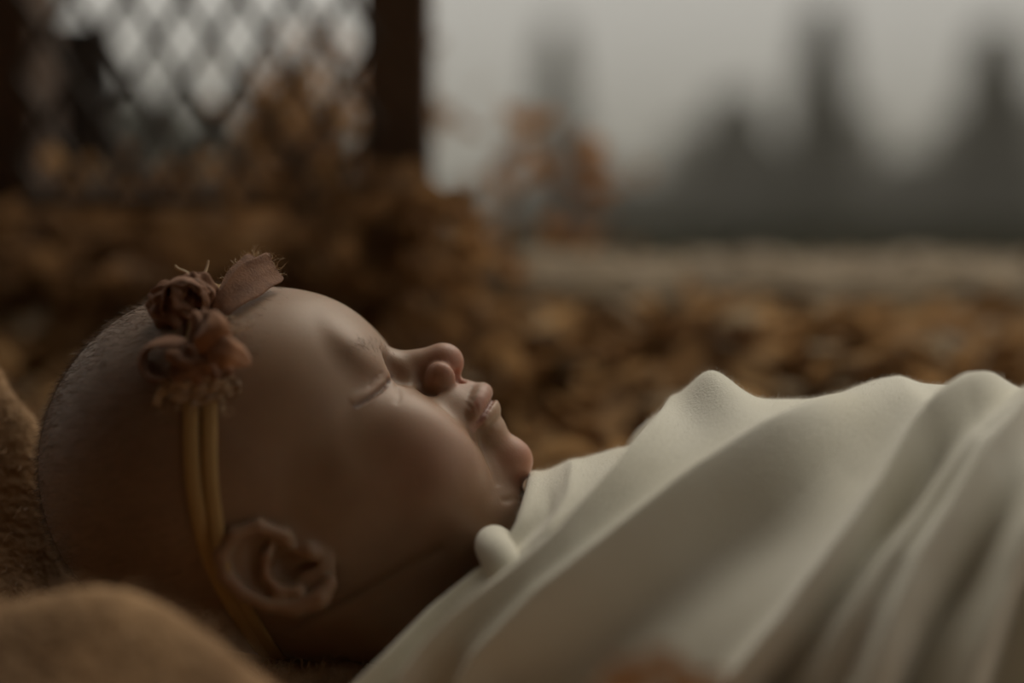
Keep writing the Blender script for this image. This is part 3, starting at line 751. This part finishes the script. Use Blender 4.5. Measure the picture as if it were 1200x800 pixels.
# ------------------------------------------------------------------ ground, leaf bed, rail, posts
def struct(o): o['kind'] = 'structure'; return o
def hgt(x, y):                                  # the leafy mound behind the baby
    rise = np.clip((y-.085)/.21, 0, 1); rise = rise*rise*(3-2*rise); fall = np.clip((y-.30)/.12, 0, 1); fall = fall*fall*(3-2*fall)
    lump = .006*np.sin(x*17+y*9)*np.sin(y*23-x*5)+.005*np.sin(x*41+1)*np.sin(y*37)
    side = np.exp(-((x-.1)/1.1)**6)
    return side*(.046*np.clip((y-.02)/.07, 0, 1)+.068*rise+lump*np.clip((y-.1)*8, 0, 1))*(1-fall)-.004
X, Y = np.meshgrid(np.linspace(-1.2, 1.6, 170), np.linspace(-.9, 2.4, 190), indexing='ij')
V_ = np.stack([X, Y, hgt(X, Y)], -1)
struct(mk('floor', V_.reshape(-1, 3), grid_faces(170, 190), earth))
X, Y = np.meshgrid(np.linspace(-30, 30, 40), np.linspace(2.3, 60, 40), indexing='ij')
struct(mk('ground', np.stack([X, Y, -.02+0*X], -1).reshape(-1, 3), grid_faces(40, 40), fieldm))
def leaves(C, size, m, name, parent=None, nrm=None, curlf=.5):
    n = len(C); a = rng.uniform(0, 6.28, n); tilt = rng.normal(size=(n, 3))*.55; nz_ = np.array([0, 0, 1.])+tilt if nrm is None else nrm
    nz_ = nz_/np.linalg.norm(nz_, axis=1)[:, None]
    u = np.stack([np.cos(a), np.sin(a), rng.normal(size=n)*.2], 1); u -= nz_*np.sum(u*nz_, 1)[:, None]; u /= np.linalg.norm(u, axis=1)[:, None]; v = np.cross(nz_, u)
    prof = [(-1, 0), (-.6, .38), (-.1, .52), (.45, .36), (1, 0), (.45, -.36), (-.1, -.52), (-.6, -.38), (-.1, 0), (.45, 0)]
    size = np.broadcast_to(size, (n,)); cu = rng.uniform(-curlf, curlf, n)
    V = np.stack([C+u*(size*p)[:, None]+v*(size*q)[:, None]+nz_*(size*cu*(p*p*.6+q*q*1.6))[:, None] for p, q in prof], 1)
    fc = []
    for k in range(n):
        b = k*10; fc += [[b, b+1, b+2, b+8], [b+8, b+2, b+3, b+9], [b+9, b+3, b+4], [b+4, b+5, b+9], [b+9, b+5, b+6, b+8], [b+8, b+6, b+7, b]]
    return mk(name, V.reshape(-1, 3), fc, m, parent, smooth=False)
n = 4200; lx = rng.uniform(-1.0, 1.3, n); ly = .10+.22*rng.random(n)**.9
o = leaves(np.stack([lx, ly, hgt(lx, ly)+rng.uniform(.002, .016, n)], 1), rng.uniform(.008, .018, n), litterm, 'leaf_litter')
tag(o, 'dry brown and orange leaves covering the ground behind the baby', 'leaves', kind='stuff')
n = 130; lx = rng.uniform(-.3, .8, n); ly = rng.uniform(.14, .30, n)
o = leaves(np.stack([lx, ly, hgt(lx, ly)+rng.uniform(.01, .02, n)], 1), rng.uniform(.008, .016, n), palem, 'leaf_litter')
tag(o, 'scattered pale faded leaves among the brown leaf litter', 'leaves', kind='stuff')
def box(x0, x1, y0, y1, z0, z1, name, m, bev=.002, parent=None):
    V = [(x, y, z) for x in (x0, x1) for y in (y0, y1) for z in (z0, z1)]
    fc = [[0, 1, 3, 2], [4, 6, 7, 5], [0, 4, 5, 1], [2, 3, 7, 6], [0, 2, 6, 4], [1, 5, 7, 3]]
    o = mk(name, np.array(V), fc, m, parent, smooth=False); b = o.modifiers.new('b', 'BEVEL'); b.width = bev; b.segments = 2; return o
# beam: a weathered timber with a top sloped to catch the sky light, lying along behind the leaves
y0 = .30
rail = empty('weathered_beam', (.5, y0, -.02), 'pale weathered timber beam running behind the leaves under the misty opening', 'beam')
nx = 220; xs = np.linspace(-.05, 1.5, nx); V_ = []
for x in xs:
    j = .0014*math.sin(x*61)+.0010*math.sin(x*143)+rng.normal()*.0004
    for (dy, z) in [(0, .112), (0, .1225+j*.5), (.004, .130+j), (.018, .1395+j), (.038, .1465+j), (.095, .148+j), (.10, .146), (.10, .112)]: V_.append((x, y0+dy, z))
mk('timber', np.array(V_), grid_faces(nx, 8, True).tolist()+[list(range(8)), [(nx-1)*8+i for i in range(8)][::-1]], railm, rail, smooth=False)
box(-.045, 1.49, y0+.03, y0+.06, -.03, .1125, 'gap_board', postm, .001, rail)  # dark backboard added to stand for the shaded gap below the timber
def pebble(c, r_, seed):
    r3 = np.random.default_rng(seed); u = np.linspace(0, math.pi, 7); v = np.linspace(0, 2*math.pi, 9)[:-1]; U_, V_ = np.meshgrid(u, v, indexing='ij')
    d = np.stack([np.sin(U_)*np.cos(V_), np.sin(U_)*np.sin(V_), np.cos(U_)*.6], -1).reshape(-1, 3)*(1+.15*r3.normal(size=(56, 1))*.6)
    return d*r_+c, grid_faces(7, 8, True)
V_, F_ = merge([pebble(np.array([rng.uniform(-.04, 1.3), y0+.03+.06*rng.random(), .1478]), rng.uniform(.0012, .0034), i) for i in range(260)])  # pale grit added to give bright blurred specks on the top edge
tag(mk('speck_grit', V_, F_, palem), 'small pale grit added along the timber beam for blurred bright specks', 'speck_grit', kind='stuff')
# dark post left of the opening
DP = .68; a = at(424, 0, DP); b = at(503, 300, DP)
post = empty('wooden_post', ((a[0]+b[0])/2, a[1], -.02), 'dark brown wooden post between the netting and the misty opening', 'post')
box(a[0], b[0], a[1], a[1]+.035, -.03, .75, 'shaft', postm, .003, post)
q = at(465, 340, DP); box(a[0]-.012, b[0]+.012, a[1]-.008, a[1]+.042, -.03, q[2]-.02, 'foot_block', postm, .003, post)
# dark post at far left + dark board
DL = .74; a = at(-120, 0, DL); b = at(36, 300, DL)
post2 = empty('wooden_post', ((a[0]+b[0])/2, a[1], -.02), 'near-black wooden post at the left edge beside the netting', 'post')
box(a[0], b[0], a[1], a[1]+.05, -.03, .75, 'shaft', postm, .003, post2)
DBd = .86; a = at(-30, 26, DBd); b = at(126, 196, DBd)
o = box(a[0], b[0], a[1], a[1]+.02, b[2], a[2], 'board', mat('charcoal_board', (.028, .022, .018), .8), .003)
brd = empty('dark_board', (a[0], a[1], -.02), 'dark square board standing behind the netting at far left', 'board')
adopt(o, brd); leg = box(a[0]+.01, a[0]+.03, a[1], a[1]+.02, -.03, b[2], 'leg', postm, .002, brd); leg = box(b[0]-.03, b[0]-.01, a[1], a[1]+.02, -.03, b[2], 'leg', postm, .002, brd)
# diamond netting
DN = .645; pa = at(20, -40, DN); pb = at(440, 235, DN); yN = pa[1]
net = empty('wire_netting', ((pa[0]+pb[0])/2, yN, pb[2]), 'diamond mesh netting stretched between the two dark posts', 'netting')
parts = []; dx = .0250; dz = .0385; slope = dz/dx
x0, x1, z0, z1 = pa[0], pb[0], pb[2], .62
for s in (1, -1):
    c0 = math.floor((z0-s*slope*(x1 if s > 0 else x0))/dz)-2; c1 = math.ceil((z1-s*slope*(x0 if s > 0 else x1))/dz)+2
    for c in range(int(c0), int(c1)+1):
        zz = lambda x: s*slope*x+c*dz
        pts = []
        for x in np.linspace(x0, x1, 120):
            z = zz(x)
            if z0 <= z <= z1: pts.append((x, yN+s*.0006+.004*math.sin(x*20+z*14), z+.0012*math.sin(x*50)))
        if len(pts) > 2: parts.append(tube(np.array(pts), .0021, 6))
V_, F_ = merge(parts); o = mk('mesh_wires', V_, F_, wirem, net, kind='stuff')
V_, F_ = tube(np.array([(x, yN, z0) for x in np.linspace(x0, x1, 10)]), .003, 8); mk('bottom_wire', V_, F_, wirem, net)

# dried plants: stems with leaves
def plant(base, top, nst, nlf, spread, m, label, size=(.007, .015), group=None):
    base, top = np.array(base, float), np.array(top, float)
    base[2] = hgt(base[0], base[1])-.004
    r = empty('dried_plant', base, label, 'plant', group)
    P_, lc = [], []
    for _ in range(nst):
        e_ = top+rng.normal(size=3)*np.array([spread, spread*.5, spread*.5]); mid = (base+e_)/2+rng.normal(size=3)*np.array([spread*.4, spread*.2, .0])
        b_ = base+np.array([rng.normal()*spread*.2, rng.normal()*spread*.1, 0])
        c = spline([b_, mid, e_], 14); P_.append(tube(c, np.linspace(.0014, .0006, 14), 5))
        t = rng.integers(4, 14, nlf//nst); lc.append(c[t]+rng.normal(size=(len(t), 3))*np.array([.014, .012, .012]))
    V_, F_ = merge(P_); mk('stems', V_, F_, twigm, r)
    lc = np.concatenate(lc); lc[:, 2] = np.maximum(lc[:, 2], hgt(lc[:, 0], lc[:, 1])+.004)
    o = leaves(lc, rng.uniform(*size, len(lc)), m, 'foliage', r, nrm=rng.normal(size=(len(lc), 3))); o['kind'] = 'stuff'
    return r
def pl(bx, tx, ty, D, *a, **k): b = at(bx, 420, D); t = at(tx, ty, D); plant((b[0], b[1], 0), t, *a, **k)
pl(650, 645, 150, .84, 7, 85, .022, leafo, 'slender dried shrub with orange leaves in front of the misty opening')
pl(690, 690, 245, 1.0, 5, 40, .024, leafm, 'thin brown dried shrub behind the slender orange one', size=(.005, .010))
pl(550, 540, 318, .74, 10, 130, .022, leafo, 'low orange leafy clump at the foot of the wooden post')
pl(480, 462, 225, .64, 10, 170, .028, leafm, 'brown leafy clump climbing the front of the wooden post')
pl(400, 388, 105, .90, 14, 290, .045, leafm, 'tall brown dried shrub left of the wooden post')
pl(330, 320, 50, .95, 12, 130, .035, leafo, 'sparse orange twigs rising behind the netting', size=(.006, .011))
pl(250, 245, 262, .76, 14, 260, .036, leafm, 'dense brown shrub below the middle of the netting')
pl(120, 110, 285, .74, 12, 220, .030, leafm, 'dense brown shrub below the left end of the netting')
pl(20, 15, 275, .72, 10, 180, .028, leafm, 'brown leafy clump at the left edge under the dark post')
pl(330, 335, 300, .66, 10, 200, .032, leafm, 'low brown shrub rising right behind the head')
pl(180, 175, 320, .68, 10, 200, .030, leafm, 'low brown shrub behind the bow')
# a dried sprig standing in the blanket close to the camera
b_ = at(775, 1010, .262); sp = empty('dried_sprig', b_, 'small rust-orange dried leaf sprig blurred at the bottom edge in front of the cloth', 'sprig')
t_ = at(770, 812, .262); c = spline([b_, (b_+t_)/2+np.array([.003, 0, 0]), t_], 10); V_, F_ = tube(c, np.linspace(.0009, .0004, 10), 6); mk('stem', V_, F_, twigm, sp)
for k, (px, py, r_) in enumerate([(738, 792, .0062), (800, 796, .0066), (768, 778, .005), (715, 808, .006), (826, 812, .006)]):
    leaves(np.array([at(px, py, .262+.004*(k % 2))]), r_, leafo, 'leaf', sp, nrm=np.array([[.1*k-.2, -.7, .6]]))
# ------------------------------------------------------------------ misty field beyond: trees
def conifer(px, py_top, width_px, D, label):
    t = at(px, py_top, D); zb = -.02; H = t[2]-zb; R = width_px/1666.7*D/2
    r = empty('evergreen_tree', (t[0], t[1], zb), label, 'tree')
    mk('trunk', *tube(np.array([(t[0], t[1], zb+H*k/6) for k in range(7)]), np.linspace(R*.3, R*.1, 7), 8), trunkm, r)
    n = 1500; k = rng.random(n)**.8; an = rng.uniform(0, 6.28, n); rad = R*(1.5-1.15*k)*rng.uniform(.5, 1.05, n)
    C = np.stack([t[0]+np.cos(an)*rad, t[1]+np.sin(an)*rad, zb+H*(.03+.95*k)], 1)
    o = leaves(C, R*.28, everm, 'foliage', r, nrm=rng.normal(size=(n, 3))); o['kind'] = 'stuff'
conifer(965, 2, 74, 14, 'tall narrow dark evergreen standing in the mist, darkest of the row')
conifer(1168, 30, 92, 15, 'dark evergreen in the mist at the right edge')
conifer(862, 110, 100, 17, 'shorter broad evergreen in the mist left of the tallest one')
conifer(1060, 185, 70, 18, 'low evergreen in the mist between the two tall ones')
conifer(652, 25, 60, 20, 'faint narrow evergreen in the mist behind the orange shrub')
conifer(1340, 60, 90, 15, 'dark evergreen just past the right edge of the view')
conifer(760, 215, 120, 19, 'low broad bush-like evergreen right of the orange shrub')
n = 5000; C = np.stack([rng.uniform(-14, 20, n), rng.uniform(22, 26, n), rng.uniform(0, 1, n)**1.6*1.3], 1); C[:, 2] *= np.clip((C[:, 0]+1)/9, .3, 1)
o = leaves(C, .22, everm, 'hedge', nrm=rng.normal(size=(n, 3))); tag(o, 'low dark thicket running along the far side of the misty field', 'hedge', kind='stuff')
n = 6000; C = np.stack([rng.uniform(-7, 9, n), rng.uniform(5, 9.5, n), rng.uniform(-.02, .10, n)], 1)
o = leaves(C, .05, everm, 'tall_grass', nrm=np.stack([rng.normal(size=n)*.4, -np.ones(n), rng.normal(size=n)*.3], 1)); tag(o, 'dark grass added beyond the timber beam to darken the field', 'grass', kind='stuff')  # grass strip put in to darken the bright band of field
for i_, (px_, w_) in enumerate([(150, 260), (330, 220)]): conifer(px_, 120, w_, 12, ['broad dark evergreen seen behind the left half of the netting', 'broad dark evergreen seen behind the right half of the netting'][i_])
for i_, (px_, ty_, w_) in enumerate([(560, 225, 60), (715, 190, 60), (800, 150, 56), (905, 165, 60), (1010, 130, 60), (1110, 140, 60), (1215, 120, 80)]):
    conifer(px_, ty_, w_, 27+i_*.8, ['pale distant evergreen right beside the wooden post', 'pale distant evergreen just right of the orange shrub', 'pale distant evergreen left of the shorter broad one',
            'pale distant evergreen close to the left side of the tallest one', 'pale distant evergreen close to the right side of the tallest one', 'pale distant evergreen left of the dark one at the right edge', 'pale distant evergreen cut by the right edge of the view'][i_])
# mist over the field
mist = bpy.data.materials.new('mist'); mist.use_nodes = True; mn = mist.node_tree; mn.nodes.clear()
mo = mn.nodes.new('ShaderNodeOutputMaterial'); vs = mn.nodes.new('ShaderNodeVolumeScatter')
vs.inputs['Color'].default_value = (.95, .92, .86, 1); vs.inputs['Density'].default_value = .013
mn.links.new(vs.outputs[0], mo.inputs['Volume'])
V_ = np.array([(x, y, z) for x in (-25, 25) for y in (3, 45) for z in (-.05, 12)])
o = mk('mist', V_, [[0, 1, 3, 2], [4, 6, 7, 5], [0, 4, 5, 1], [2, 3, 7, 6], [0, 2, 6, 4], [1, 5, 7, 3]], mist, smooth=False)
tag(o, 'pale morning mist hanging over the field between the trees', 'mist', kind='stuff')

# ------------------------------------------------------------------ unseen walls and roof added to darken the camera side
wallm = mat('shade_wall', (.07, .045, .03), .85)
noise_color(wallm, [(.3, (.03, .018, .012)), (.7, (.06, .038, .025))], 6)
struct(box(-1.1, 1.4, -1.0, -.92, -.05, 1.3, 'shade_wall_back', wallm, .004))
struct(box(-1.18, -1.1, -1.0, .1, -.05, 1.3, 'shade_wall_left', wallm, .004))
struct(box(-1.18, .7, -1.0, .06, 1.3, 1.36, 'shade_ceiling', wallm, .004))
